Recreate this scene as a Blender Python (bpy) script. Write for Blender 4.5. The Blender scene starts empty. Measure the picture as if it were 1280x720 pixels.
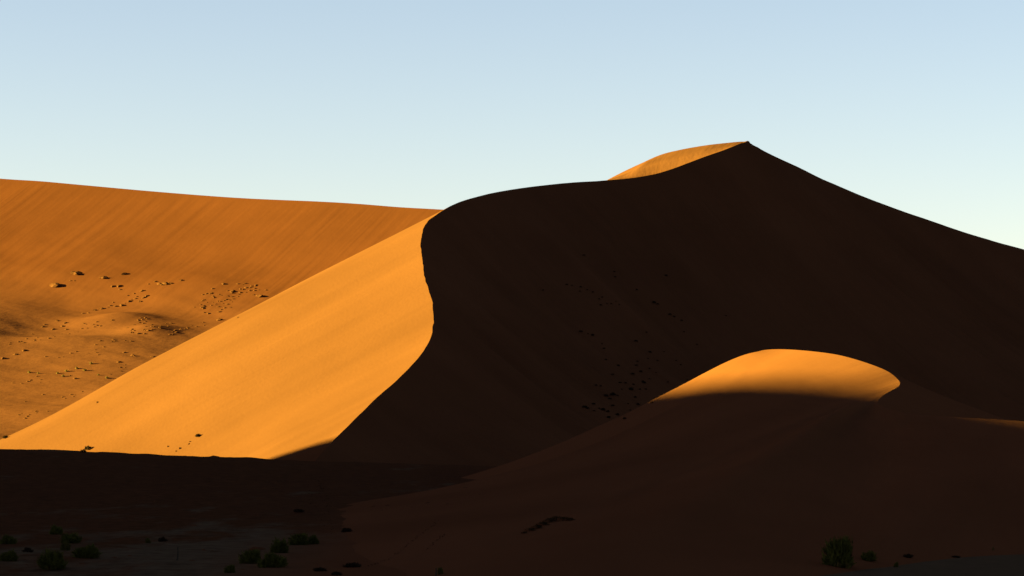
import bpy, math, random
import numpy as np
from mathutils import Vector, Euler
from mathutils.bvhtree import BVHTree

S = bpy.context.scene
C = S.collection
R = math.radians
rng = random.Random(11)

# ------------------------------------------------------------------ camera
F = 100 / 36 * 1280            # focal length in photo pixels
HZ = 540                       # photo row of the horizon
EYE = 5.0                      # eye height above the plain
cd = bpy.data.cameras.new('camera')
cam = bpy.data.objects.new('camera', cd)
C.objects.link(cam)
S.camera = cam
cam.location = (0, 0, EYE)
cam.rotation_euler = (R(90), 0, 0)
cd.lens = 100
cd.sensor_width = 36
cd.shift_y = (HZ - 360) / 1280
cd.clip_start = 0.5
cd.clip_end = 20000

# ------------------------------------------------------------------ sky, sun, exposure
SUN_EL, SUN_ROT = 12.0, -97.0
w = bpy.data.worlds.new('World')
S.world = w
w.use_nodes = True
wn = w.node_tree
sky = wn.nodes.new('ShaderNodeTexSky')
sky.sky_type = 'NISHITA'
sky.sun_disc = False
sky.sun_elevation = R(SUN_EL)
sky.sun_rotation = R(SUN_ROT)
sky.altitude = 1800
sky.air_density = 1.0
sky.dust_density = 1.9
sky.ozone_density = 0.35
bg = wn.nodes['Background']
wb = wn.nodes.new('ShaderNodeMix')               # camera white balance on the sky's green
wb.data_type = 'RGBA'
wb.blend_type = 'MULTIPLY'
wb.inputs[0].default_value = 1
wb.inputs[7].default_value = (1.02, 0.942, 0.955, 1)
wn.links.new(sky.outputs[0], wb.inputs[6])
wn.links.new(wb.outputs[2], bg.inputs[0])
bg.inputs[1].default_value = 0.0106

sd = bpy.data.lights.new('sun', 'SUN')
sun = bpy.data.objects.new('sun', sd)
C.objects.link(sun)
sd.energy = 5.0
sd.angle = R(0.53)
sd.color = (1.0, 0.89, 0.17)
SV = Vector((math.sin(R(SUN_ROT)) * math.cos(R(SUN_EL)), math.cos(R(SUN_ROT)) * math.cos(R(SUN_EL)), math.sin(R(SUN_EL))))
sun.rotation_euler = SV.to_track_quat('Z', 'Y').to_euler()
sun.location = (-200, 0, 150)

vs = S.view_settings
vs.view_transform = 'Standard'
vs.look = 'None'
vs.gamma = 1
vs.use_curve_mapping = False
vs.exposure = 4.36
S.cycles.max_bounces = 6
S.cycles.diffuse_bounces = 3


# ------------------------------------------------------------------ helpers
def P(u, v, Y):
    """photo pixel + distance -> world point"""
    return ((u - 640) / F * Y, Y, EYE + (HZ - v) / F * Y)


def hash2(ix, iy, seed):
    h = (ix.astype(np.int64) * 374761393 + iy.astype(np.int64) * 668265263 + seed * 974634777) & 0xffffffff
    h = ((h ^ (h >> 13)) * 1274126177) & 0xffffffff
    h = (h ^ (h >> 16)) & 0xffffffff
    return h / 4294967295.0


def vnoise(x, y, seed=0):
    x = np.asarray(x, float); y = np.asarray(y, float)
    ix = np.floor(x); iy = np.floor(y)
    fx = x - ix; fy = y - iy
    fx = fx * fx * fx * (fx * (fx * 6 - 15) + 10); fy = fy * fy * fy * (fy * (fy * 6 - 15) + 10)
    a = hash2(ix, iy, seed); b = hash2(ix + 1, iy, seed); c = hash2(ix, iy + 1, seed); d = hash2(ix + 1, iy + 1, seed)
    return (a + (b - a) * fx + (c - a) * fy + (a - b - c + d) * fx * fy) * 2 - 1


def fbm(x, y, seed=0, octs=4, gain=.5):
    s = 0; a = 1
    for o in range(octs):
        ca, sa = math.cos(.7 * o), math.sin(.7 * o)
        s = s + a * vnoise((x * ca - y * sa) * 2 ** o, (x * sa + y * ca) * 2 ** o, seed + o * 17)
        a *= gain
    return s


def catmull(ctrl, n, power=1.0):
    """ctrl (K, ..., 3) -> n samples along the first axis"""
    ctrl = np.asarray(ctrl, float)
    K = len(ctrl)
    t = np.linspace(0, 1, n) ** power * (K - 1)
    i = np.minimum(t.astype(int), K - 2)
    f = (t - i).reshape((-1,) + (1,) * (ctrl.ndim - 1))
    p1 = ctrl[i]; p2 = ctrl[i + 1]
    p0 = np.where((i > 0).reshape(f.shape), ctrl[np.maximum(i - 1, 0)], 2 * p1 - p2)
    p3 = np.where((i < K - 2).reshape(f.shape), ctrl[np.minimum(i + 2, K - 1)], 2 * p2 - p1)
    return .5 * ((2 * p1) + (-p0 + p2) * f + (2 * p0 - 5 * p1 + 4 * p2 - p3) * f ** 2 + (-p0 + 3 * p1 - 3 * p2 + p3) * f ** 3)


def smooth(a, k):
    a = np.asarray(a, float)
    for _ in range(k):
        b = a.copy(); b[1:-1] = .25 * a[:-2] + .5 * a[1:-1] + .25 * a[2:]; a = b
    return a


def grid_faces(ns, nt, off=0, flip=False):
    i, j = np.meshgrid(np.arange(ns - 1), np.arange(nt - 1), indexing='ij')
    a = (off + i * nt + j).ravel()
    q = np.stack([a, a + nt, a + nt + 1, a + 1], 1)
    return q[:, ::-1] if flip else q


def mesh_obj(name, verts, faces, mat, uv=None, smooth_shade=True, parent=None):
    me = bpy.data.meshes.new(name)
    verts = np.asarray(verts, float).reshape(-1, 3)
    faces = np.asarray(faces, int)
    me.vertices.add(len(verts)); me.vertices.foreach_set('co', verts.ravel())
    me.loops.add(faces.size); me.loops.foreach_set('vertex_index', faces.ravel())
    me.polygons.add(len(faces))
    me.polygons.foreach_set('loop_start', np.arange(0, faces.size, faces.shape[1]))
    me.update(calc_edges=True)
    if smooth_shade:
        me.polygons.foreach_set('use_smooth', np.ones(len(faces), bool))
    if uv is not None:
        lay = me.uv_layers.new(name='slope')
        lay.data.foreach_set('uv', np.asarray(uv, float).reshape(-1, 2)[faces.ravel()].ravel())
    me.materials.append(mat)
    o = bpy.data.objects.new(name, me)
    C.objects.link(o)
    o.parent = parent
    return o


def tag(o, label=None, cat=None, group=None, kind=None):
    if label: o['label'] = label
    if cat: o['category'] = cat
    if group: o['group'] = group
    if kind: o['kind'] = kind
    return o


# ------------------------------------------------------------------ materials
SAND = (0.0432, 0.0161, 0.0073)


def nodes(name):
    m = bpy.data.materials.new(name); m.use_nodes = True
    nt = m.node_tree; b = nt.nodes['Principled BSDF']
    b.inputs['Roughness'].default_value = 1
    b.inputs['Specular IOR Level'].default_value = 0
    return m, nt, b


def N(nt, t, **kw):
    n = nt.nodes.new(t)
    for k, v in kw.items():
        setattr(n, k, v)
    return n


def noise(nt, vec, scale, detail=4, rough=.55):
    n = N(nt, 'ShaderNodeTexNoise')
    n.inputs['Scale'].default_value = scale; n.inputs['Detail'].default_value = detail; n.inputs['Roughness'].default_value = rough
    nt.links.new(vec, n.inputs['Vector'])
    return n.outputs['Fac']


def ramp(nt, fac, stops):
    r = N(nt, 'ShaderNodeValToRGB')
    e = r.color_ramp.elements
    while len(e) < len(stops): e.new(.5)
    for el, (p, c) in zip(e, stops):
        el.position = p; el.color = (*c, 1)
    nt.links.new(fac, r.inputs[0])
    return r.outputs[0]


def mix(nt, fac, a, b, mode='MIX'):
    m = N(nt, 'ShaderNodeMix', data_type='RGBA', blend_type=mode)
    if hasattr(fac, 'is_linked'): nt.links.new(fac, m.inputs[0])
    else: m.inputs[0].default_value = fac
    for s, k in ((a, 6), (b, 7)):
        if hasattr(s, 'is_linked'): nt.links.new(s, m.inputs[k])
        else: m.inputs[k].default_value = (*s, 1)
    return m.outputs[2]


def mapping(nt, src, scale):
    mp = N(nt, 'ShaderNodeMapping'); mp.inputs['Scale'].default_value = scale
    nt.links.new(src, mp.inputs['Vector'])
    return mp.outputs[0]


def sand_mat(name, streaks, grain=(.25, .02), var=.16, tone=(1, 1, 1), fade_t=None, streak_col=.35):
    """streaks: list of (across 1/m, along 1/m, depth m)"""
    m, nt, b = nodes(name)
    tc = N(nt, 'ShaderNodeTexCoord')
    SAND = tuple(c * t for c, t in zip(globals()['SAND'], tone))
    mask = None
    if fade_t:                                  # avalanche streaks stop where the steep slope runs out
        sp = N(nt, 'ShaderNodeSeparateXYZ'); nt.links.new(tc.outputs['UV'], sp.inputs[0])
        mr = N(nt, 'ShaderNodeMapRange'); mr.inputs[1].default_value, mr.inputs[2].default_value = fade_t
        mr.inputs[3].default_value, mr.inputs[4].default_value = 1, .06
        nt.links.new(sp.outputs[1], mr.inputs[0]); mask = mr.outputs[0]
    big = noise(nt, tc.outputs['Object'], .03, 5)
    col = ramp(nt, big, [(.3, tuple(c * (1 - var) for c in SAND)), (.7, tuple(c * (1 + var) for c in SAND))])
    st = noise(nt, mapping(nt, tc.outputs['UV'], (streaks[0][0] * .6, streaks[0][1], 1)), 1, 4)
    col = mix(nt, streak_col, col, ramp(nt, st, [(.32, tuple(c * .74 for c in SAND)), (.68, tuple(c * 1.18 for c in SAND))]))
    if mask:                                    # coarser, paler sand on the basin floor
        inv = N(nt, 'ShaderNodeMath', operation='SUBTRACT'); inv.inputs[0].default_value = 1; nt.links.new(mask, inv.inputs[1])
        col = mix(nt, inv.outputs[0], col, mix(nt, .7, col, tuple(c * k for c, k in zip(SAND, (1.25, 1.5, 1.9)))))
    nt.links.new(col, b.inputs['Base Color'])
    last = None
    for (sx, sy, d) in streaks:
        f = noise(nt, mapping(nt, tc.outputs['UV'], (sx, sy, 1)), 1, 3)
        bp = N(nt, 'ShaderNodeBump'); bp.inputs['Strength'].default_value = 1; bp.inputs['Distance'].default_value = d
        if mask: nt.links.new(mask, bp.inputs['Strength'])
        nt.links.new(f, bp.inputs['Height'])
        if last: nt.links.new(last, bp.inputs['Normal'])
        last = bp.outputs[0]
    if mask:                                    # rough, rippled floor
        f = noise(nt, mapping(nt, tc.outputs['Object'], (.22, .5, 1)), 1, 5, .6)
        bp = N(nt, 'ShaderNodeBump'); bp.inputs['Distance'].default_value = .24
        nt.links.new(inv.outputs[0], bp.inputs['Strength']); nt.links.new(f, bp.inputs['Height']); nt.links.new(last, bp.inputs['Normal'])
        last = bp.outputs[0]
    f = noise(nt, tc.outputs['Object'], 1 / grain[0], 3)
    bp = N(nt, 'ShaderNodeBump'); bp.inputs['Distance'].default_value = grain[1]
    nt.links.new(f, bp.inputs['Height']); nt.links.new(last, bp.inputs['Normal'])
    nt.links.new(bp.outputs[0], b.inputs['Normal'])
    return m


M_far = sand_mat('far_slope_sand', [(.55, .014, .022), (1.7, .03, .017)], (1.5, .03), .14, (.98, .80, .72), (60, 120), .10)
M_main = sand_mat('dune_sand', [(.10, .006, .35), (.7, .02, .07)], (.8, .06), .14, streak_col=.34)
M_near = sand_mat('near_dune_sand', [(.12, .03, .12), (1.0, .06, .02)], (.3, .012), .14, (1.32, 1.24, 1.18))

# plain: red sand drifted over pale grey clay, gravelly
M_plain, nt, b = nodes('plain_ground')
tc = N(nt, 'ShaderNodeTexCoord')
f1 = noise(nt, mapping(nt, tc.outputs['Object'], (.13, .028, 1)), 1, 8, .66)
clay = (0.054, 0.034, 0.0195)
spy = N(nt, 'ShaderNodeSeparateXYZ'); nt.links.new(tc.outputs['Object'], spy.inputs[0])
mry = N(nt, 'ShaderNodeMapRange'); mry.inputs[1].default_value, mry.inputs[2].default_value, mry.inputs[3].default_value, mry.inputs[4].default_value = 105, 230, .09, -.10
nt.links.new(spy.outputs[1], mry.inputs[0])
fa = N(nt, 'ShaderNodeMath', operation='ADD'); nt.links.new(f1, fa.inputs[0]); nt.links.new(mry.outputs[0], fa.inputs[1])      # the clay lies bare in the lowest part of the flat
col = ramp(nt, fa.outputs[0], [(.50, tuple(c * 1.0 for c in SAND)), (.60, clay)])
f2 = noise(nt, tc.outputs['Object'], .9, 8, .75)
col = mix(nt, ramp(nt, f2, [(.35, (.0, .0, .0)), (.70, (.75, .75, .75))]), col, (.012, .0065, .0035))
sp = N(nt, 'ShaderNodeSeparateXYZ'); nt.links.new(tc.outputs['Object'], sp.inputs[0])
wv = N(nt, 'ShaderNodeMath', operation='MULTIPLY_ADD'); nt.links.new(f1, wv.inputs[0]); wv.inputs[1].default_value = 9; nt.links.new(sp.outputs[0], wv.inputs[2])


def step(e0, e1):
    m_ = N(nt, 'ShaderNodeMapRange', interpolation_type='SMOOTHSTEP'); m_.inputs[1].default_value = e0; m_.inputs[2].default_value = e1
    nt.links.new(wv.outputs[0], m_.inputs[0]); return m_.outputs[0]


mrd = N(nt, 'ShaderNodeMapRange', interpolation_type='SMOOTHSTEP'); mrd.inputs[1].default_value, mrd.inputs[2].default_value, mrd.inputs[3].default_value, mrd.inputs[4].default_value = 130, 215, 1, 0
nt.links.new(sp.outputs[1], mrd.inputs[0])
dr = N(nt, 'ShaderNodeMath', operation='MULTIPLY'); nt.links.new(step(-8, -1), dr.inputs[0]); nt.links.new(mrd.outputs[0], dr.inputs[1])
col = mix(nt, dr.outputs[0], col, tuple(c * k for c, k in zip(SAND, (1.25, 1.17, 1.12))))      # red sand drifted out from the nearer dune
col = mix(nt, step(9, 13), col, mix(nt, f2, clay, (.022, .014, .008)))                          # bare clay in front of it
nt.links.new(col, b.inputs['Base Color'])
bp = N(nt, 'ShaderNodeBump'); bp.inputs['Distance'].default_value = .12
nt.links.new(noise(nt, tc.outputs['Object'], 1.6, 7, .7), bp.inputs['Height'])
nt.links.new(bp.outputs[0], b.inputs['Normal'])


def leaf_mat(name, c1, c2):
    m, nt, b = nodes(name)
    oi = N(nt, 'ShaderNodeTexCoord')
    f = noise(nt, oi.outputs['Object'], 6, 3)
    nt.links.new(ramp(nt, f, [(.3, c1), (.7, c2)]), b.inputs['Base Color'])
    b.inputs['Roughness'].default_value = .7
    return m


M_green = leaf_mat('shrub_green', (.015, .015, .0034), (.048, .045, .010))
M_olive = leaf_mat('tussock_olive', (.020, .017, .005), (.044, .036, .010))
M_straw = leaf_mat('dry_straw', (.042, .024, .009), (.070, .043, .016))
M_dark = leaf_mat('dead_tuft', (.008, .005, .0032), (.020, .012, .007))
M_wood = leaf_mat('weathered_wood', (.014, .011, .008), (.035, .026, .018))
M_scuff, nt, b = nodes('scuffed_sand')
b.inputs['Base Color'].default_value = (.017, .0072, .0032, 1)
M_crust, nt, b = nodes('sand_crust')
tc = N(nt, 'ShaderNodeTexCoord')
f = noise(nt, tc.outputs['Object'], 3, 4)
nt.links.new(ramp(nt, f, [(.3, tuple(c * .7 for c in SAND)), (.7, tuple(c * 1.05 for c in SAND))]), b.inputs['Base Color'])

# ------------------------------------------------------------------ terrain: the great dune
crest_px = [(383, 587, 515), (392.4, 578, 525), (410, 557.5, 535), (436.7, 530.8, 548), (460.6, 506.9, 560), (478.5, 490.3, 569),
            (495.3, 476, 577), (509.4, 461.9, 585), (522, 447.8, 593), (531.9, 434.5, 600), (538.9, 419.7, 607), (541.6, 406, 613),
            (541.9, 397.5, 617), (540.6, 381, 624), (536.9, 367.5, 630), (533.8, 355, 635), (529.6, 343.8, 640), (528.2, 327.5, 647),
            (526.6, 317.5, 652), (525.9, 306, 657), (526.9, 293.8, 663), (530, 283.8, 669), (536, 275.5, 676), (545, 268.7, 684),
            (555, 262, 692), (567, 255.7, 698), (580, 250.6, 704), (600, 245, 712), (620, 240.4, 719), (650, 235.3, 730),
            (690, 230.5, 738), (715, 228.2, 742), (740, 226.6, 746), (760, 225.2, 750), (780.6, 223.6, 754), (800, 221, 758),
            (821, 217, 762), (842, 210.5, 767), (862, 203, 772), (882, 195.5, 777), (902.5, 188.4, 782), (915, 183.5, 786),
            (923, 180.3, 789), (929, 178.3, 792), (935, 178.3, 795), (945, 183, 798), (963.4, 192.5, 801), (1000, 209.8, 804),
            (1040, 229, 807), (1100, 253.5, 811), (1160, 274.7, 815), (1220, 294.5, 818), (1280, 312, 820), (1380, 338, 820),
            (1520, 368, 815), (1700, 410, 800), (1950, 465, 770), (2300, 530, 730)]
crest = np.array([P(*p) for p in crest_px])
nC = len(crest)
cu = np.array([p[0] for p in crest_px]); idx = np.arange(nC)


def at(u_at, first=True):                      # index of the crest point nearest a column (search from the peak side)
    return float(np.argmin(np.abs(cu[24:] - u_at)) + 24) if first else float(np.argmin(np.abs(cu[:20] - u_at)))


# sunlit windward flank: direction of each profile in plan
ang_i = [0, 12, 22, 24, 26, 28, 31, 35, 43, 46, 52, nC - 1]
ang_d = [186, 186, 184, 180, 165, 145, 128, 122, 118, 100, 95, 90]
ang = smooth(np.interp(idx, ang_i, ang_d), 1)
lit = []
# the rounded summit of the windward side shows above the brink: its outline by column
dome_u = [766, 776, 787, 800, 821, 862, 902.5, 922, 931]
dome_v = [229, 225, 214, 203.0, 194.5, 186.4, 182, 181.2, 183]
DV = smooth([np.interp(p[0], dome_u, dome_v) if 748 < p[0] < 931 else p[1] + np.interp(abs(p[0] - 840), [90, 130, 250], [1.5, 5, 8]) for p in crest_px], 1)
DV = np.array([max(d, p[1] + 16) if p[0] > 931.5 and k > 30 else d for k, (d, p) in enumerate(zip(DV, crest_px))])
for i in range(nC):
    x, y, z = crest[i]
    a = R(ang[i]); dx, dy = math.cos(a), math.sin(a)
    H = z + 6
    g = np.interp(i, [0, 10, 24, 30, 45, nC - 1], [.535, .53, .524, .45, .45, .4])
    L = H / g
    r1 = [(x, y, z)]
    for q, b_ in ((.16, 0.0), (.36, 0.004), (.58, .010), (.80, .0), (1.06, .035)):
        r1.append((x + dx * L * q, y + dy * L * q, z - H * q + b_ * H))
    u, v, Y = crest_px[i]
    back = np.interp(i, [29, 32, 36, 43, 48], [30, 60, 140, 105, 60])
    dv = DV[i]
    dm = np.array(P(u, dv, Y + back))
    mid = np.array(P(u, v + (dv - v) * (.60 if dv < v else .5), Y + back * .5))
    tx = np.interp(i, [29, 44, 48], [-1, -.75, 0]); ty = np.interp(i, [29, 44, 48], [.55, .6, 1])
    r2 = [(x, y, z), tuple(mid), tuple(dm), (dm[0] + tx * 30, dm[1] + ty * 30, dm[2] - np.interp(i, [29, 36], [18, 13.5])), (dm[0] + tx * 85, dm[1] + ty * 85, dm[2] * np.interp(i, [29, 36], [.36, .44])), (dm[0] + tx * 170, dm[1] + ty * 170, -8)]
    k = min(max((i - 24) / 9.5, 0), 1); k = k * k * (3 - 2 * k)
    row = np.array(r1) * (1 - k) + np.array(r2) * k
    lit.append(row)
lit = np.array(lit)                            # (stations, K, 3)
dk_i = [0, 2, 5, 11, 21, 28, 33, 38, 43, 46, 52, nC - 1]
dk_xy = [(-40, 510), (-20, 525), (4, 548), (30, 580), (56, 606), (74, 628), (98, 650), (124, 672), (152, 690), (165, 700), (226, 740), (420, 640)]
bx = smooth(np.interp(idx, dk_i, [p[0] for p in dk_xy]), 4)
by = smooth(np.interp(idx, dk_i, [p[1] for p in dk_xy]), 4)
dark = []
for i in range(nC):
    x, y, z = crest[i]
    row = []
    for q in (0, .12, .3, .52, .76, 1.05):
        h = z - (z + 4.5) * (q + .10 * math.sin(math.pi * min(q, 1)))
        row.append((x + (bx[i] - x) * q, y + (by[i] - y) * q, h))
    dark.append(row)
dark = np.array(dark)


def loft(net, ns, nt, power=1.0, along=catmull):
    a = along(net, ns)                       # along the crest
    a = np.swapaxes(a, 0, 1)                   # K, ns, 3
    a = catmull(a, nt, power)                  # nt, ns, 3
    a = np.swapaxes(a, 0, 1)                   # ns, nt, 3
    ds = np.linalg.norm(np.diff(a[:, nt // 12], axis=0), axis=1)
    s = np.concatenate([[0], np.cumsum(ds)])
    dt = np.linalg.norm(np.diff(a, axis=1), axis=2)
    t = np.concatenate([np.zeros((ns, 1)), np.cumsum(dt, axis=1)], axis=1)
    uv = np.stack([np.repeat(s[:, None], nt, 1), t], 2)
    return a, uv


def spline(ctrl, n):
    """natural cubic spline along axis 0, chord-length parameter taken from the crest row; even spacing"""
    c = np.asarray(ctrl, float)
    t = np.concatenate([[0], np.cumsum(np.linalg.norm(np.diff(c[:, 0], axis=0), axis=1) ** .7)])
    h = np.diff(t); K = len(t)
    M = np.eye(K); rhs = np.zeros((K,) + c.shape[1:])
    for i in range(1, K - 1):
        M[i, i - 1], M[i, i], M[i, i + 1] = h[i - 1], 2 * (h[i - 1] + h[i]), h[i]
        rhs[i] = 6 * ((c[i + 1] - c[i]) / h[i] - (c[i] - c[i - 1]) / h[i - 1])
    m2 = np.linalg.solve(M, rhs.reshape(K, -1)).reshape(rhs.shape)
    q = np.linspace(0, t[-1], n)
    i = np.clip(np.searchsorted(t, q) - 1, 0, K - 2)
    sh = (-1,) + (1,) * (c.ndim - 1)
    a = ((t[i + 1] - q) / h[i]).reshape(sh); b = ((q - t[i]) / h[i]).reshape(sh); hh = h[i].reshape(sh)
    return a * c[i] + b * c[i + 1] + ((a ** 3 - a) * m2[i] + (b ** 3 - b) * m2[i + 1]) * hh ** 2 / 6


def fade(uv, d):
    k = np.clip(uv[..., 1] / d, 0, 1)
    return k * k * (3 - 2 * k)


terrain_v, terrain_f = [], []


def add_dune(name, sides, mat):
    vs_, fs_, us_ = [], [], []
    off = 0
    for a, uv, flip in sides:
        ns, nt = a.shape[:2]
        vs_.append(a.reshape(-1, 3)); us_.append(uv.reshape(-1, 2))
        fs_.append(grid_faces(ns, nt, off, flip)); off += ns * nt
    v = np.concatenate(vs_); f = np.concatenate(fs_); u = np.concatenate(us_)
    o = mesh_obj(name, v, f, mat, u)
    o['kind'] = 'structure'
    base = sum(len(t) for t in terrain_v)
    terrain_v.append(v); terrain_f.append(f + base)
    return o


# small wobble of the crest so that it is not a drawn line
wob = fbm(np.linspace(0, 90, 700), np.zeros(700), 3, 4) * .10
A, UA = loft(lit, 700, 170, 1.25)
B, UB = loft(dark, 700, 130, 1.25)
for a in (A, B):
    a[..., 0] += wob[:, None] * np.exp(-np.linspace(0, 6, a.shape[1]))[None]
    a[..., 2] += .35 * wob[:, None] * np.exp(-np.linspace(0, 9, a.shape[1]))[None]
calm = 1 - np.clip((np.linspace(0, nC - 1, 700) - 24) / 5, 0, 1)[:, None]
A[..., 2] += calm * fade(UA, 25) * (.45 * fbm(UA[..., 0] / 28, UA[..., 1] / 90, 5, 3) + .05 * fbm(UA[..., 0] / 2.2, UA[..., 1] / 30, 6, 3))
B[..., 2] += fade(UB, 30) * (1.7 * fbm(UB[..., 0] / 26, UB[..., 1] / 170, 8, 4) + .55 * fbm(UB[..., 0] / 5, UB[..., 1] / 90, 9, 4))
slip = (1 - np.abs(vnoise(UB[..., 0] / 17 + .25 * vnoise(UB[..., 1] / 60, UB[..., 0] / 40, 71), UB[..., 1] / 260, 72))) ** 9
B[..., 2] += fade(UB, 45) * (1 - .7 * fade(UB, 160)) * 1.3 * slip * np.clip(vnoise(UB[..., 0] / 45, UB[..., 1] / 80, 73) + .45, 0, 1)
add_dune('great_dune', [(A, UA, False), (B, UB, True)], M_main)

# ------------------------------------------------------------------ terrain: dune wall behind on the left
bg_px = [(-420, 196), (-250, 206), (-120, 214), (0, 223.3), (50, 226.5), (100, 231), (200, 240), (300, 247.5), (400, 252), (450, 255), (500, 259), (553, 262), (650, 268), (800, 280), (1000, 300)]
net = []
for k, (u, v) in enumerate(bg_px):
    Yc = 1000 - .09 * (u - 250)
    x, y, z = P(u, v, Yc)
    dx, dy = -.5, -.866
    row = []
    for r_, dz in ((0, 0), (22, 13), (45, 26.5), (70, 39), (95, 48), (125, 55.5), (165, 64), (215, 75), (270, 86), (330, 96), (400, 104)):
        zz = z - dz if z - dz > -6 else -6 - .02 * r_
        row.append((x + dx * r_, y + dy * r_, zz))
    net.append(row)
G, UG = loft(np.array(net), 760, 420, 1.0)
gx, gy = G[..., 0], G[..., 1]
fl = fade(UG, 105) * (1 - .6 * np.clip((UG[..., 1] - 250) / 150, 0, 1))
upper = np.clip(UG[..., 1] / 6, 0, 1) * (1 - np.clip((UG[..., 1] - 70) / 50, 0, 1))
G[..., 2] += upper * .035 * fbm(UG[..., 0] / 2.6, UG[..., 1] / 70, 21, 3)
G[..., 2] += fade(UG, 60) * 1.0 * fbm(UG[..., 0] / 60, UG[..., 1] / 60, 22, 2)
rx, ry = gx * .93 - gy * .36, gx * .36 + gy * .93           # basin drifts run obliquely across the floor
G[..., 2] += fl * (1.0 * fbm(rx / 55, ry / 19, 23, 4, .36) + .07 * fbm(gx / 9, gy / 5, 24, 3))


def bump_at(u, v, Y, h, sx, sy):
    p = P(u, v, Y)
    return h * np.exp(-((gx - p[0]) / sx) ** 2 - ((gy - p[1]) / sy) ** 2)


G[..., 2] += bump_at(-60, 395, 895, 3.4, 18, 24)
G[..., 2] += bump_at(150, 352, 915, 2.6, 12, 7) + bump_at(80, 392, 890, 1.6, 22, 7) + bump_at(185, 372, 900, 2.0, 9, 6)
add_dune('dune_wall', [(G, UG, True)], M_far)

# ------------------------------------------------------------------ terrain: nearer dune on the right
near = [  # crest (u, v, Y) ; windward controls (x, y, z) ; lee controls
    ((930, 520, 330), [(15, 325, 3), (5, 320, 1), (-6, 316, -.5), (-16, 312, -1.5)], [(34, 335, 3), (42, 340, 0), (50, 345, -2)]),
    ((940, 470, 290), [(13, 283, 5.8), (4, 278, 2.0), (-5, 273, -.2), (-15, 268, -1.2)], [(33, 298, 5), (40, 304, 1), (48, 312, -2)]),
    ((950, 438.7, 262), [P(924, 446.3, 261), P(872, 474.5, 258), P(760, 539, 254), P(630, 607, 247)], [(30, 272, 7), (38, 282, 2), (46, 290, -1)]),
    ((977.5, 436.6, 255), [P(938, 455, 252.5), P(868, 493, 248), P(738, 562, 241), P(595, 622, 228)], [(31.5, 265, 7.2), (40, 273, 2.5), (49, 280, -1)]),
    ((1031, 441, 243), [(17.5, 237, 8.0), (7, 230, 3.7), (-5, 216, .8), (-14, 196, -.3)], [(34.5, 251, 7.4), (43, 256, 3.1), (54, 260, -1)]),
    ((1056, 445.6, 238), [(18.5, 231, 7.9), (7.5, 221, 3.6), (-4, 202, .8), (-14, 180, -.3)], [(36, 245, 7.2), (45, 249, 3.2), (56, 252, -1)]),
    ((1097.5, 458.8, 230), [(20.5, 220, 7.5), (8.5, 202, 3.4), (-3, 175, .8), (-12, 150, -.3)], [(37, 233, 7), (46, 235, 3.4), (58, 237, -1)]),
    ((1112.5, 466, 227), [(21.3, 215, 7.25), (9, 192.5, 3.3), (-2.5, 160, .78), (-11, 135, -.3)], [(37.3, 228.5, 6.75), (46.5, 230, 3.3), (59, 231.5, -1)]),
    ((1121, 473, 224), [(22, 210, 7.0), (9.5, 183, 3.2), (-2, 146, .75), (-10, 120, -.3)], [(37.5, 224, 6.5), (47, 225, 3.2), (60, 226, -1)]),
    ((1124.8, 478, 219), [(22, 203, 6.7), (10.5, 174, 3.1), (0, 132, .8), (-8, 105, -.3)], [(36.5, 218, 6.3), (47, 219, 3.0), (60, 220, -1)]),
    ((1123, 483, 214), [(21.8, 199, 6.45), (10.8, 168.5, 2.98), (.7, 125.5, .79), (-6.8, 98, -.3)], [(35.3, 213.5, 6.15), (46.5, 216, 2.95), (60, 217.5, -1)]),
    ((1112.5, 489, 209), [(21.4, 195, 6.05), (11.0, 163, 2.85), (1.4, 119, .78), (-5.5, 91, -.3)], [(34, 209, 6), (46, 213, 2.9), (60, 215, -1)]),
    ((1098, 500, 200), [(21.6, 187, 5.75), (14.2, 153, 3.45), (7.2, 116, 1.5), (0, 84, -.2)], [(31.5, 203, 5.7), (44, 208, 2.8), (60, 211, -1)]),
    ((1103, 508, 193), [(22.7, 176.5, 4.8), (17.6, 147.5, 2.62), (11.3, 112, .82), (5, 82, -.4)], [(30, 198, 5.5), (43, 204, 2.7), (60, 208, -1)]),
    ((1145, 517.5, 184), [(24.2, 166, 4.5), (19.5, 140, 2.35), (13.5, 111, .62), (10, 92, -.5)], [(30, 191, 5.3), (43, 200, 2.6), (60, 205, -1)]),
    ((1220, 522.7, 175), [(26.8, 158, 4.4), (22.5, 137, 2.3), (16.8, 115, .4), (14, 99, -.5)], [(32, 184, 5.1), (44, 196, 2.5), (60, 203, -1)]),
    ((1280, 526.5, 168), [(28.7, 153, 4.2), (25, 137, 2.2), (20.8, 121, .4), (18.5, 106, -.5)], [(34, 178, 4.9), (46, 190, 2.4), (61, 200, -1)]),
    ((1420, 534, 158), [(33, 146, 4), (30, 134, 2.1), (26, 122, .4), (24, 108, -.5)], [(39, 166, 4.4), (49, 176, 2.2), (63, 188, -1)]),
    ((1650, 545, 145), [(40, 136, 3.2), (37, 128, 1.5), (34, 119, .2), (32, 105, -.5)], [(45, 152, 3.8), (53, 160, 1.9), (65, 170, -1)]),
    ((1950, 560, 130), [(47, 124, 2.5), (45, 119, 1), (43, 114, 0), (42, 104, -.5)], [(52, 136, 3), (58, 142, 1.5), (68, 150, -1)]),
    ((2400, 620, 118), [(57, 114, .8), (56, 110, .2), (55, 106, -.3), (54, 100, -.8)], [(62, 124, .8), (66, 128, 0), (74, 135, -1)]),
]
nw = np.array([[P(*c)] + list(ww) for c, ww, ll in near])
nl = np.array([[P(*c)] + list(ll) for c, ww, ll in near])
Wd, UW = loft(nw, 520, 200, 1.15, spline)
Ld, UL = loft(nl, 520, 70, 1.15, spline)
toe = 1 - np.linspace(0, 1, 200)[None] ** 2
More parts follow.
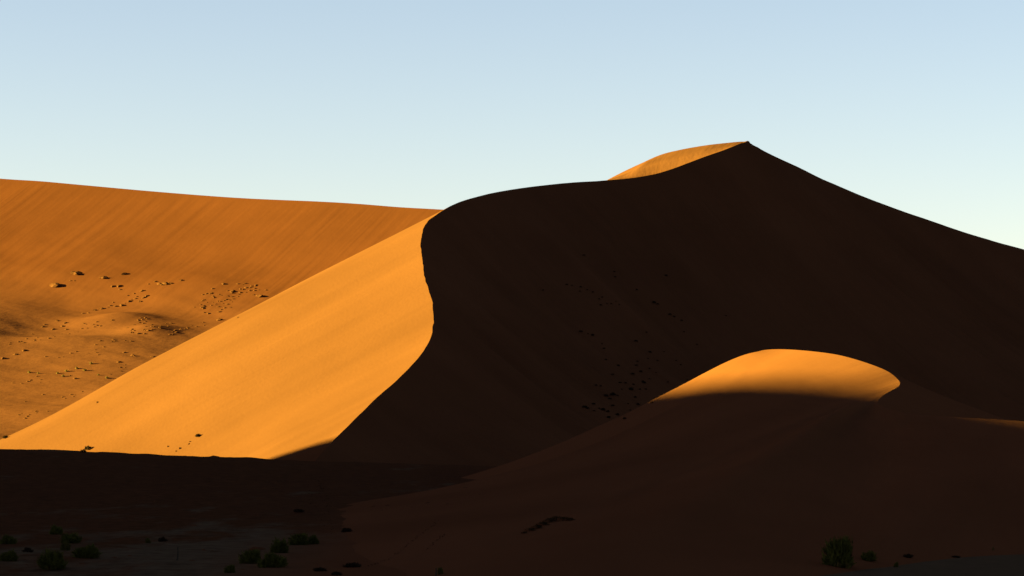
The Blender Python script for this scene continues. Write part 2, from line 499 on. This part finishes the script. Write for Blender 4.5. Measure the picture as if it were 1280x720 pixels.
i_ar = int(np.argmin(np.hypot(Wd[:, 0, 0] - P(1098, 500, 200)[0], Wd[:, 0, 1] - 200)))      # rounded arete that runs down from the hook of the brink
sa = UW[..., 0] - UW[i_ar, 0, 0]
Wd[..., 2] += .7 * np.where(sa < 0, np.exp(-(sa / 3.2) ** 2), np.exp(-(sa / 1.5) ** 2)) * fade(UW, 10) * toe
Wd[..., 2] += toe * fade(UW, 14) * (.13 * fbm(Wd[..., 0] / 7, Wd[..., 1] / 26, 31, 4) + .02 * fbm(Wd[..., 0] / 1.1, Wd[..., 1] / 5, 32, 2))
wx, wy = Wd[..., 0], Wd[..., 1]
add_dune('near_dune', [(Wd, UW, False), (Ld, UL, True)], M_near)

# ------------------------------------------------------------------ terrain: dune that stands left of the view and shades the plain
ridge = [(-215, -160, 6), (-212, -110, 34), (-208, -40, 47), (-205, 30, 53), (-202, 90, 55.6), (-200, 140, 56.1), (-199, 185, 57.0), (-199, 225, 55.4), (-199, 260, 52),
         (-199, 310, 47.5), (-200, 370, 44), (-201, 430, 42.5), (-202, 480, 41.8), (-202, 505, 41.4), (-202, 519, 39.6), (-202, 531, 34.8), (-203, 560, 17), (-206, 600, -6), (-208, 630, -6)]
ridge = [(x - 180, y - 22, z + (38.7 if -150 < y < 570 else 0 if y > 590 or y < -150 else 15)) for (x, y, z) in ridge]      # set well back, so that its shadow edge is soft
net1, net2 = [], []
for (x, y, z) in ridge:
    H = z + 7
    net1.append([(x + q * H * 1.75, y + q * 6, z - H * q) for q in (0, .25, .5, .75, 1)])
    net2.append([(x - q * H * 2.6, y + q * 10, z - H * q) for q in (0, .25, .5, .75, 1)])
O1, U1 = loft(np.array(net1), 260, 60)
O2, U2 = loft(np.array(net2), 260, 60)
for a, uu in ((O1, U1), (O2, U2)):
    a[..., 2] += fade(uu, 20) * .6 * fbm(a[..., 0] / 25, a[..., 1] / 40, 41, 3)
add_dune('shading_dune', [(O1, U1, True), (O2, U2, False)], M_main)

# ------------------------------------------------------------------ terrain: the plain, one sheet to the horizon
xs = np.concatenate([-np.geomspace(7000, 112, 46), np.linspace(-110, 110, 441), np.geomspace(112, 7000, 46)])
ys = np.concatenate([-np.geomspace(3000, 20, 16), np.linspace(0, 60, 20), np.linspace(61, 345, 500), np.linspace(347, 900, 150), np.geomspace(910, 9000, 40)])
X, Yg = np.meshgrid(xs, ys, indexing='ij')
hs = np.interp(X, [-140, -95, -56, -38, -21, 2.6, 30, 60], [4.2, 3.8, 3.1, 2.38, 1.69, 1.0, .5, .2])
sst = lambda e0, e1, q: (lambda k: k * k * (3 - 2 * k))(np.clip((q - e0) / (e1 - e0), 0, 1))
Z = hs * sst(185, 318, Yg) * (1 - sst(318, 405, Yg)) - 4.6 * sst(322, 450, Yg)
fg = np.exp(-((Yg - 150) / 130) ** 2)
Z += (1 - sst(290, 330, Yg)) * (1 - .85 * sst(-18, -6, X)) * (.16 * fbm(X / 16, Yg / 16, 51, 4) + .05 * fbm(X / 2.3, Yg / 3.2, 52, 3)) * (np.abs(X) < 400)
Z += sst(260, 318, Yg) * (1 - sst(318, 340, Yg)) * .10 * fbm(X / 3, Yg / 20, 55, 5, .6)
Z += sst(1500, 5000, np.hypot(X, Yg)) * 14 * fbm(X / 900, Yg / 900, 53, 3)


def hump(u, v, Y, h, r):
    global Z
    x = (u - 640) / F * Y
    Z += h * np.exp(-((X - x) / r) ** 2 - ((Yg - Y) / r) ** 2)


YB = lambda v: EYE * F / (v - HZ)
for (u, v, h, r) in [(203, 679, .16, .5), (323, 687, .28, .5), (373, 643, .25, .8), (66, 710, .1, .7), (108, 697, .12, .7), (1050, 691, .12, .8), (1088, 697, .1, .6), (152, 651, .2, .8), (195, 627, .25, 1.2), (333, 613, .3, 1.0)]:
    hump(u, v, YB(v), h, r)
hump(268, 577, 314, .34, .55)
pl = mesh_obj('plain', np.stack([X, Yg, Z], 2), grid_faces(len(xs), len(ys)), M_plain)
pl['kind'] = 'structure'
base = sum(len(t) for t in terrain_v)
terrain_v.append(np.stack([X, Yg, Z], 2).reshape(-1, 3)); terrain_f.append(grid_faces(len(xs), len(ys)) + base)
bvh = BVHTree.FromPolygons(np.concatenate(terrain_v).tolist(), np.concatenate(terrain_f).tolist())


def ground(u, v):
    """where the line of sight through a photo pixel meets the terrain"""
    d = Vector(((u - 640) / F, 1, (HZ - v) / F)).normalized()
    hit, n, i, dist = bvh.ray_cast(Vector((0, 0, EYE)), d, 5000)
    return hit, n


# ------------------------------------------------------------------ plants and clumps
def blades(seed, n, spread, height, width, droop=.35, leafy=0, root=.30):
    """verts, faces of a tuft of unit width: curved tapering blades, optional small leaves along them"""
    r = random.Random(seed)
    V, Fc = [], []
    for k in range(n):
        a = r.uniform(0, 2 * math.pi); rr = root * math.sqrt(r.random())
        bx_, by_ = rr * math.cos(a), rr * math.sin(a)
        a2 = a + r.uniform(-.6, .6)
        out = spread * (.25 + .75 * r.random()) * (.4 + rr / root * .6)
        h = height * r.uniform(.55, 1.0) * (1 - .35 * (out / max(spread, .01)) ** 2)
        px, py = -math.sin(a2) * width, math.cos(a2) * width
        prev = None
        for s_ in range(4):
            t = s_ / 3
            x = bx_ + math.cos(a2) * out * t ** 1.3; y = by_ + math.sin(a2) * out * t ** 1.3
            z = h * (t - droop * t ** 3)
            ww = 1 - .85 * t
            i = len(V)
            V += [(x - px * ww, y - py * ww, z), (x + px * ww, y + py * ww, z)]
            if prev is not None: Fc.append((prev, prev + 1, i + 1, i))
            prev = i
            if leafy and s_:
                for _ in range(leafy):
                    lx, ly, lz = x + r.gauss(0, .05), y + r.gauss(0, .05), max(.01, z + r.gauss(0, .05) - .04)
                    q = Euler((r.uniform(0, 6), r.uniform(0, 6), r.uniform(0, 6))).to_matrix()
                    sz = r.uniform(.018, .040)
                    i2 = len(V)
                    for (cx, cy) in ((-1, -.4), (1, -.4), (1.2, .4), (-.8, .4)):
                        p = q @ Vector((cx * sz, cy * sz, 0)); V.append((lx + p.x, ly + p.y, lz + p.z))
                    Fc.append((i2, i2 + 1, i2 + 2, i2 + 3))
    return V, Fc


def dome(seed, n, leaf):
    """verts, faces of a rounded crown of small leaves on a lobed half-ball of unit width, with spiky shoots"""
    r = random.Random(seed)
    lob = [(r.uniform(0, 6.28), r.uniform(.1, 1.3), r.uniform(.25, .5)) for _ in range(9)]
    V, Fc = [], []
    for k in range(n):
        az = r.uniform(0, 6.28); el = math.asin(r.random() ** .9)
        d = Vector((math.cos(az) * math.cos(el), math.sin(az) * math.cos(el), math.sin(el)))
        g = .58
        for (la, le, ls) in lob:
            c = d.dot(Vector((math.cos(la) * math.cos(le), math.sin(la) * math.cos(le), math.sin(le))))
            g = max(g, .58 + .44 * math.exp(-(1 - c) / (ls * .22)))
        rad = .48 * g * (r.uniform(.35, 1) ** .45) * (r.uniform(1.05, 1.25) if r.random() < .12 else 1)
        p = d * rad; p.z *= 1.0
        q = Euler((r.uniform(0, 6), r.uniform(0, 6), r.uniform(0, 6))).to_matrix()
        up = (d * .7 + Vector((r.gauss(0, .4), r.gauss(0, .4), r.uniform(0, .8)))).normalized() * leaf * r.uniform(.7, 1.6)
        sd_ = up.cross(q @ Vector((1, 0, 0))).normalized() * leaf * .22
        i = len(V)
        V += [tuple(p - sd_), tuple(p + sd_), tuple(p + up + sd_ * .2), tuple(p + up - sd_ * .2)]
        Fc.append((i, i + 1, i + 2, i + 3))
    return V, Fc


def raw_mesh(name, vf, mat):
    me = bpy.data.meshes.new(name); me.from_pydata(vf[0], [], vf[1]); me.materials.append(mat); me.update()
    return me


foliage_meshes = [raw_mesh('foliage', dome(100 + k, 1250, .105), M_green) for k in range(4)]
skirt_meshes = [raw_mesh('dry_skirt', blades(120 + k, 60, .42, .26, .010, .8), M_straw) for k in range(2)]
stem_meshes = [raw_mesh('stem', blades(130 + k, 14, .42, .50, .014, .2, 0, .012), M_wood) for k in range(2)]
tuft_green = [raw_mesh('tuft', dome(140 + k, 500, .12), M_green) for k in range(3)]
tuft_olive = [raw_mesh('tuft', dome(150 + k, 500, .12), M_olive) for k in range(3)]
tuft_straw = [raw_mesh('tuft', blades(160 + k, 110, .34, .55, .018, .4), M_straw) for k in range(3)]
tuft_hummock = [raw_mesh('tuft', dome(180 + k, 220, .16), leaf_mat('hummock_grass', (.014, .008, .004), (.034, .019, .008))) for k in range(2)]
tuft_dark = [raw_mesh('tuft', dome(170 + k, 320, .15), M_dark) for k in range(4)]


def lump_mesh(seed, flat):
    import bmesh
    bm = bmesh.new(); bmesh.ops.create_icosphere(bm, subdivisions=2, radius=.5)
    r = random.Random(seed); ox, oy = r.uniform(0, 99), r.uniform(0, 99)
    co = np.array([v.co[:] for v in bm.verts])
    d = 1 + .30 * vnoise(co[:, 0] * 3 + ox, co[:, 1] * 3 + co[:, 2] * 2.3 + oy, seed) + .14 * vnoise(co[:, 0] * 8 + oy, co[:, 1] * 8 - co[:, 2] * 6 + ox, seed + 3)
    for v, k in zip(bm.verts, d):
        v.co = Vector((v.co.x * k, v.co.y * k * .75, v.co.z * k * flat))
    me = bpy.data.meshes.new('clump'); bm.to_mesh(me); bm.free(); me.materials.append(M_crust)
    return me


lumps = [lump_mesh(200 + k, .62 if k % 2 else .45) for k in range(7)]
DMAX = {}


def put(name, me, u, v, wpx, label, cat, group=None, hpx=None, sink=0.0, mw=.95, mh=.6, rot=None, tilt=0, parent_parts=None):
    """stand a thing on the terrain at photo pixel (u, v), wpx photo pixels wide"""
    hit, n = ground(u, v)
    if hit is None: return None
    sx = wpx * hit.y / F / mw
    sz = (hpx * hit.y / F / mh) if hpx else sx
    o = bpy.data.objects.new(name, None if parent_parts else me)
    C.objects.link(o)
    o.location = hit - Vector((0, 0, sink * sz))
    o.rotation_euler = (0, tilt, rng.uniform(0, 6.28) if rot is None else rot)
    o.scale = (sx, sx, sz)
    for pn, pm in parent_parts or ():
        c = bpy.data.objects.new(pn, pm); C.objects.link(c); c.parent = o
    return tag(o, label, cat, group)


def shrub(u, v, wpx, hpx, label, group=None, skirt=False):
    parts = [('foliage', rng.choice(foliage_meshes)), ('stem', rng.choice(stem_meshes))]
    if skirt: parts.append(('dry_skirt', rng.choice(skirt_meshes)))
    return put('shrub', None, u, v, wpx, label, 'shrub', group, hpx, .02, .88, .50, parent_parts=parts)


def tuft(kind, u, v, wpx, hpx, label, group=None):
    if kind == 'dark': wpx, hpx = wpx * 1.2, hpx * .62
    me = rng.choice({'green': tuft_green, 'olive': tuft_olive, 'straw': tuft_straw, 'dark': tuft_dark}[kind])
    return put('grass_tuft', me, u, v, wpx, label, 'grass tuft', group, hpx, .02, .98, .5)


# shrubs on the shaded flat
shrub(66, 711, 35, 25, 'largest rounded dark green shrub on the shaded flat', skirt=True)
shrub(108, 697, 31, 17, 'low spreading shrub trailing sand beside the largest shrub of the flat')
shrub(88, 679, 28, 13, 'wide flat-topped dark shrub behind the pale olive tussock on the flat')
tuft('olive', 82, 688, 16, 12, 'pale olive tussock at the foot of the wide flat-topped shrub')
shrub(70, 668, 17, 12, 'small dark shrub behind all the other shrubs of the flat')
tuft('dark', 35, 690, 12, 9, 'sparse dark tuft between the round shrubs of the flat')
for (u, v, w_, h_) in ((10, 680, 19, 12), (11, 701, 21, 14)):
    shrub(u, v, w_, h_, 'rounded shrub on the flat, apart from the rest of its cluster', 'outlying round shrubs on the flat')
tuft('dark', 203, 677, 11, 10, 'dark tuft crowning a low sand mound beyond the thin stick')
tuft('olive', 185, 679, 9, 7, 'yellowish tuft beside the tuft-crowned low sand mound')
# shrubs along the toe of the nearer dune
shrub(375, 681, 27, 16, 'leafy green shrub on the dune toe with a smaller dark shrub touching it')
shrub(392, 680, 14, 12, 'small dark shrub touching a leafy green shrub on the dune toe')
shrub(350, 691, 26, 18, 'upright green shrub in the middle of the row along the dune toe')
shrub(315, 704, 30, 19, 'broad green shrub on the flat edge of the row along the dune toe', skirt=True)
shrub(340, 709, 34, 19, 'low bright green shrub on the sand in front of the upright shrub')
shrub(288, 716, 15, 11, 'small dim shrub at the low end of the dune toe row')
tuft('dark', 433, 665, 15, 9, 'single dark round tuft on the dune toe beyond the shrub row')
tuft('dark', 440, 709, 21, 10, 'ragged dark tuft on bare sand beside the shrub row')
for (u, v, w_, h_) in ((400, 714, 17, 8), (421, 719, 14, 8)):
    tuft('dark', u, v, w_, h_, 'low withered tuft on bare sand below the ragged dark tuft', 'withered tufts on the dune toe')
tuft('dark', 373, 640, 13, 6, 'withered tuft on top of a low sand hummock by the footprints')
tuft('olive', 550, 718, 9, 9, 'thin olive tuft beside the short stump on the sand')
# nearer right side
shrub(1050, 708, 41, 41, 'tall round green shrub with spiky top standing at the foot of the nearer dune', skirt=True)
shrub(1086, 701, 19, 13, 'small low shrub right beside the tall round shrub')
tuft('dark', 1135, 697, 12, 8, 'small dark tuft where the clay meets the nearer dune')
tuft('green', 1120, 709, 8, 7, 'little fresh green sprig on the grey clay')
tuft('straw', 1241.5, 688, 4, 9, 'thin reddish upright tuft at the edge of the clay')
tuft('dark', 1195, 697, 12, 4, 'flat dark tuft lying on the grey clay')


def stick(u, v, hpx, wpx, label):
    hit, n = ground(u, v)
    h = hpx * hit.y / F; r0 = wpx * hit.y / F / 2
    V, Fc = [], []
    for k in range(6):
        t = k / 5
        for j in range(6):
            a = j * math.pi / 3
            rr = r0 * (1 - .35 * t)
            V.append((rr * math.cos(a) + .05 * h * math.sin(3 * t) + .06 * h * t, rr * math.sin(a), h * (t * 1.05 - .05)))
        if k:
            for j in range(6):
                Fc.append(((k - 1) * 6 + j, (k - 1) * 6 + (j + 1) % 6, k * 6 + (j + 1) % 6, k * 6 + j))
    Fc.append(tuple(30 + j for j in range(6)))
    o = bpy.data.objects.new('stick', raw_mesh('stick', (V, Fc), M_wood)); C.objects.link(o); o.location = hit
    return tag(o, label, 'stick')


stick(221, 701, 17, 2.2, 'thin dark stick standing upright on the open clay flat')
stick(544.5, 720, 10, 2.0, 'short dark stump poking out of the sand beside a thin tuft')

# grassy hummock on the flank of the nearer dune
hm = bpy.data.objects.new('grass_hummock', None); C.objects.link(hm)
hit, n_ = ground(690, 655)
hm.location = hit
k_ = hit.y / F
for q, (du, dv, w_) in enumerate(((-26, 9, 16), (-18, 6, 18), (-10, 2, 20), (-2, -2, 22), (7, -4, 24), (15, -4, 20), (23, -4, 16), (-34, 12, 9))):
    p, _n = ground(690 + du, 655 + dv)
    o = bpy.data.objects.new('crust', lumps[q % 7]); C.objects.link(o); o.parent = hm
    o.location = p - hit; o.scale = (w_ * k_, w_ * k_ * .8, w_ * k_ * .55); o.rotation_euler = (0, .2, rng.uniform(-.4, .4))
    o = bpy.data.objects.new('grass', tuft_hummock[q % 2]); C.objects.link(o); o.parent = hm
    o.location = p - hit + Vector((0, 0, .02)); o.scale = (w_ * k_ * .8, w_ * k_ * .8, w_ * k_ * .42)
tag(hm, 'long dark grassy hummock breaking the smooth flank of the nearer dune', 'hummock')


def clump(u, v, wpx, label, group=None):
    return put('sand_clump', rng.choice(lumps), u, v, wpx * 1.3, label, 'sand clump', group, None, .05, .95, .6, rot=rng.uniform(-.5, .5), tilt=rng.uniform(-.2, .2))


# clumps on the far slope and in the basin
for u, v, w_, lb in [(96, 341.7, 12, 'largest lone crusted sand clump high on the orange dune wall'),
                     (69.7, 356.4, 11, 'lone slanting sand clump below and beside the largest on the dune wall'),
                     (129.5, 347, 8.5, 'lone sand clump level with the largest one on the dune wall'),
                     (155.6, 342.3, 6.5, 'highest small sand clump on the orange dune wall'),
                     (324.5, 370, 8, 'dark wedge-shaped sand clump at the end of the pebbly scatter'),
                     (273.4, 399.7, 7, 'dark flat sand clump alone below the pebbly scatter'),
                     (207, 354.5, 7.5, 'tallest sand clump in the cluster on the shaded hollow of the dune wall'),
                     (226.4, 350.3, 4.5, 'single sand clump just past the cluster in the shaded hollow')]:
    clump(u, v, w_, lb)
for u, v, w_ in [(87.7, 351, 2.2), (93, 350.8, 2.4), (141.6, 358, 5), (149.4, 357.7, 5.5), (149.8, 362, 3.2)]:
    clump(u, v, w_, 'small sand clump just below the lone clumps on the dune wall', 'clumps below the lone ones')
for u, v, w_ in [(186, 355, 2.6), (194.4, 351.9, 3.4), (199.4, 354.8, 5.5), (212.7, 354, 5), (203, 356, 4)]:
    clump(u, v, w_, 'sand clump in the tight cluster in the shaded hollow of the dune wall', 'clumps in the shaded hollow')
for u, v, w_ in [(177.5, 363.6, 4.4), (167.8, 367, 2.4), (160, 369.4, 2.2), (171, 370.6, 2.4), (183.8, 370, 4.4), (179.8, 372, 4.4), (175, 376.9, 4.2), (168.6, 373.3, 3.2), (162, 376.7, 4.4),
                 (152.8, 381.9, 5.4), (144.4, 382.8, 4.2), (138.4, 382, 3.2), (126.9, 385.8, 5.4), (118.9, 387.7, 4.2), (110.6, 391.3, 3.2), (103.3, 391.9, 3), (141.5, 378, 2.2), (135, 384, 2.2), (165, 375, 2), (156, 379, 2)]:
    clump(u, v, w_, 'sand clump in the long curved line down the dune wall', 'curved line of clumps')
for u, v, w_ in [(53.3, 408.4, 5), (55.6, 405.8, 3.2), (72.3, 401, 4), (82, 403.8, 4.2), (78.3, 408, 4), (66.6, 411.7, 4.4), (82.7, 411.9, 4.2), (140, 400, 3.2)]:
    clump(u, v, w_, 'sand clump in the loose ring at the foot of the dune wall', 'loose ring of clumps')
r2 = random.Random(5)
pts = [(289.8, 364.5, 5), (279.7, 355, 4), (314, 357.5, 3), (252, 384.5, 4), (274.7, 389.8, 3.5), (298, 397, 3), (268, 372, 3), (285, 370, 3), (263, 367, 3)]
while len(pts) < 74:
    t = r2.random(); uu = 250 + 76 * t + r2.gauss(0, 5); vv = 384 - 24 * t + r2.gauss(0, 8)
    if (vv < 525 - .5244 * uu + 18) and vv > 352: pts.append((uu, vv, r2.uniform(1.6, 3.2)))
for u, v, w_ in pts:
    clump(u, v, w_, 'small sand clump in the pebbly scatter beside the bright dune flank', 'pebbly scatter')
pts = [(273, 421.6, 3.4), (156, 440.6, 4), (165.6, 444.7, 5), (233, 438.4, 4), (217, 437.5, 4), (219, 444, 3), (19, 443, 6), (31, 438.4, 5.5), (5, 448.4, 6), (148.4, 452.5, 5), (94, 473.4, 4.5), (183, 454.7, 3), (190.6, 446, 4),
       (200, 410, 4), (185, 413, 4), (172, 417, 4), (190, 406, 3)]
lines = [((168, 404), (191, 395), 9), ((160, 412), (215, 405), 22), ((210, 418), (262, 403), 16), ((102, 410), (124, 405), 9), ((40, 424), (100, 415), 10), ((10, 430), (60, 418), 8), ((60, 448), (150, 436), 10),
         ((10, 480), (90, 470), 10), ((30, 500), (110, 492), 10), ((120, 430), (190, 420), 8), ((20, 522), (60, 515), 8), ((130, 470), (165, 458), 6)]
spots = ['in the short row just below the curved line', 'in the crowded belt below the curved line', 'in the belt that meets the bright flank', 'in the short row beside the loose ring', 'in the row below the loose ring', 'in the row on the outer side of the loose ring',
         'in the row just behind the straw tufts', 'in the row just in front of the straw tufts', 'in the bare stretch in front of the straw tufts', 'between the crowded belt and the straw tufts', 'lowest on the basin floor by the bright flank', 'between the straw tufts and the bright flank']
pts = [p + ('and standing out by its size',) for p in pts]
for (a, b_, n), sp_ in zip(lines, spots):
    for k in range(n):
        t = r2.random()
        pts.append((a[0] + (b_[0] - a[0]) * t + r2.gauss(0, 2.5), a[1] + (b_[1] - a[1]) * t + r2.gauss(0, 2.2), r2.uniform(1.7, 3.4), sp_))
for u, v, w_, sp_ in pts:
    if v < 553 - .5244 * u - 6:
        clump(u, v, w_, ('small sand clump ' if sp_ in spots else 'sand clump strewn on the basin floor ') + sp_, 'basin clumps ' + sp_)
for u, v, w_ in [(114, 455, 7), (96, 461, 6.5), (106, 463.5, 7), (83, 464.5, 7), (79, 470.7, 6.5), (72, 467, 6), (48, 467, 5), (36.6, 466, 6.5), (123, 469, 5), (134, 473, 7), (141, 479, 6.5)]:
    if v < 553 - .5244 * u - 2:
        tuft('straw', u, v, w_, w_ * .75, 'sunlit pale straw tuft on the basin floor', 'straw tufts in the basin')
# on the bright flank
for u, v, w_, lb in [(110, 562, 10, 'longest dark clump near the foot of the bright flank'), (104, 565.5, 8, 'dark clump joined to the longest one on the bright flank'),
                     (247.5, 546, 8, 'dark clump highest of the short slanting line on the bright flank'), (7, 548, 8, 'dark clump on the low edge of the bright flank')]:
    put('sand_clump', tuft_dark[0], u, v, w_, lb, 'sand clump', None, w_ * .5, .02, .98, .5)
for u, v, w_ in [(225, 560.5, 6), (236, 555, 4), (238, 552, 3), (210, 558, 4), (122, 503, 5), (220, 564, 4)]:
    put('sand_clump', lumps[1], u, v, w_, 'small clump below the slanting line on the bright flank', 'sand clump', 'small clumps on the bright flank', None, .05)

# dark tufts on the shaded face of the great dune
dots = [(730, 319.5, 4), (768, 340, 3.5), (769, 346.5, 3.5), (832.5, 345, 5), (796, 362.5, 4), (678.7, 363, 3.5), (708.7, 356, 4), (726, 359, 4), (725, 364.5, 3), (715, 357, 2.5), (734, 362.5, 3), (741, 365.5, 3.5), (749, 374, 3),
        (751, 381.7, 4), (752.5, 371.7, 3), (758.7, 380, 2.5), (764, 380, 3), (770, 377, 2.5), (774, 381, 2.5), (817.5, 378.7, 6), (822, 380.5, 4), (837.5, 393.7, 5), (842.5, 396, 4), (852, 401, 4), (726, 415, 5.5), (741, 419.5, 5.5), (735, 417.5, 3),
        (755, 436, 4), (752.5, 430, 2.5), (757.5, 450, 4), (772.5, 457.5, 5), (766, 468.7, 4.5), (795, 427, 5.5), (812.5, 440.7, 5.5), (808, 415.7, 3.5), (810, 448.7, 3), (795.5, 457, 4), (801, 465, 5), (791, 468, 5.5), (797, 452, 3), (812, 461, 3),
        (803.7, 477, 4), (822, 451, 3), (845, 451, 3), (851, 456, 3), (855, 415, 3), (871, 431, 3), (907.5, 395, 3), (775, 479, 5), (745, 482, 4), (751, 483, 4), (789, 487.5, 8), (782, 479, 4), (792, 481, 4), (805, 479, 6), (800, 487, 4), (807, 487, 4),
        (766, 494, 9), (757.5, 495.5, 7), (762.5, 499, 5), (772, 495, 4), (731, 509.5, 7), (735, 511, 5), (742, 505.5, 5.5), (742.5, 514, 4), (754, 513, 8), (749, 511, 4), (760, 515, 6), (766, 507.5, 5), (772, 519, 6.5), (761, 522.5, 6.5), (781, 524, 6), (794, 497, 5),
        (797.5, 506, 5), (815, 504, 5), (819, 498, 3), (835, 478, 3.5), (859, 475, 3), (785, 505, 3), (788, 513, 3), (777, 487, 3), (812, 474, 3), (820, 466, 2.5), (830, 440, 2.5)]
def where(u, v):
    if v > 488: return 'in the dense patch right above the nearer dune on the shaded face'
    if v > 440: return 'in the loose patch beside the lit cap on the shaded face'
    if v > 402: return 'in the sparse middle of the shaded face'
    if u > 785: return 'in the short string beyond the long one on the shaded face'
    if v > 350: return 'in the long string across the shaded face'
    return 'standing highest on the shaded face'


for u, v, w_ in dots:
    put('grass_tuft', tuft_dark[int(u) % 4], u, v, w_ * .95, 'dark tuft ' + where(u, v), 'grass tuft', 'tufts ' + where(u, v), w_ * .42, .02, .98, .5)
# clods on the shaded flat
r3 = random.Random(9)
cl = [(152, 651, 11), (195, 627, 10), (242, 648, 9), (258, 648, 7), (242, 657, 10), (25, 661, 9), (15, 643, 12), (333, 611, 13), (346, 604, 6), (464, 605, 9), (452, 605, 5), (485, 632, 12), (467, 633, 7), (535, 629, 9), (515, 634, 5), (478, 638, 5), (540, 600, 5), (520, 608, 8), (505, 599, 5),
      (173, 616, 6), (178, 602, 5), (205, 609, 6), (228, 611, 5), (275, 604, 5), (323, 687, 24), (240, 701, 8), (255, 688, 9), (265, 688, 5), (151, 684, 9), (143, 697, 8), (162, 695, 8), (122, 668, 8), (103, 705, 8), (34, 706, 7), (303, 712, 8), (323, 645, 9), (296, 645, 6), (290, 636, 5), (560, 630, 5), (600, 618, 4), (582, 610, 6), (610, 600, 4)]
while len(cl) < 90:
    v = r3.uniform(592, 712); u = r3.uniform(0, 560 - (v - 592) * 1.6)
    cl.append((u, v, r3.uniform(2.5, 5)))
for u, v, w_ in cl:
    big = w_ >= 9
    put('clod', lumps[int(u) % 7], u, v, w_, 'larger low earth clod lying on the shaded flat' if big else 'small dark earth clod strewn over the shaded flat', 'clod', 'larger clods on the flat' if big else 'small clods on the flat', w_ * .35, .1, .95, .45)

# footprints and slide marks, scuffed rims of sand
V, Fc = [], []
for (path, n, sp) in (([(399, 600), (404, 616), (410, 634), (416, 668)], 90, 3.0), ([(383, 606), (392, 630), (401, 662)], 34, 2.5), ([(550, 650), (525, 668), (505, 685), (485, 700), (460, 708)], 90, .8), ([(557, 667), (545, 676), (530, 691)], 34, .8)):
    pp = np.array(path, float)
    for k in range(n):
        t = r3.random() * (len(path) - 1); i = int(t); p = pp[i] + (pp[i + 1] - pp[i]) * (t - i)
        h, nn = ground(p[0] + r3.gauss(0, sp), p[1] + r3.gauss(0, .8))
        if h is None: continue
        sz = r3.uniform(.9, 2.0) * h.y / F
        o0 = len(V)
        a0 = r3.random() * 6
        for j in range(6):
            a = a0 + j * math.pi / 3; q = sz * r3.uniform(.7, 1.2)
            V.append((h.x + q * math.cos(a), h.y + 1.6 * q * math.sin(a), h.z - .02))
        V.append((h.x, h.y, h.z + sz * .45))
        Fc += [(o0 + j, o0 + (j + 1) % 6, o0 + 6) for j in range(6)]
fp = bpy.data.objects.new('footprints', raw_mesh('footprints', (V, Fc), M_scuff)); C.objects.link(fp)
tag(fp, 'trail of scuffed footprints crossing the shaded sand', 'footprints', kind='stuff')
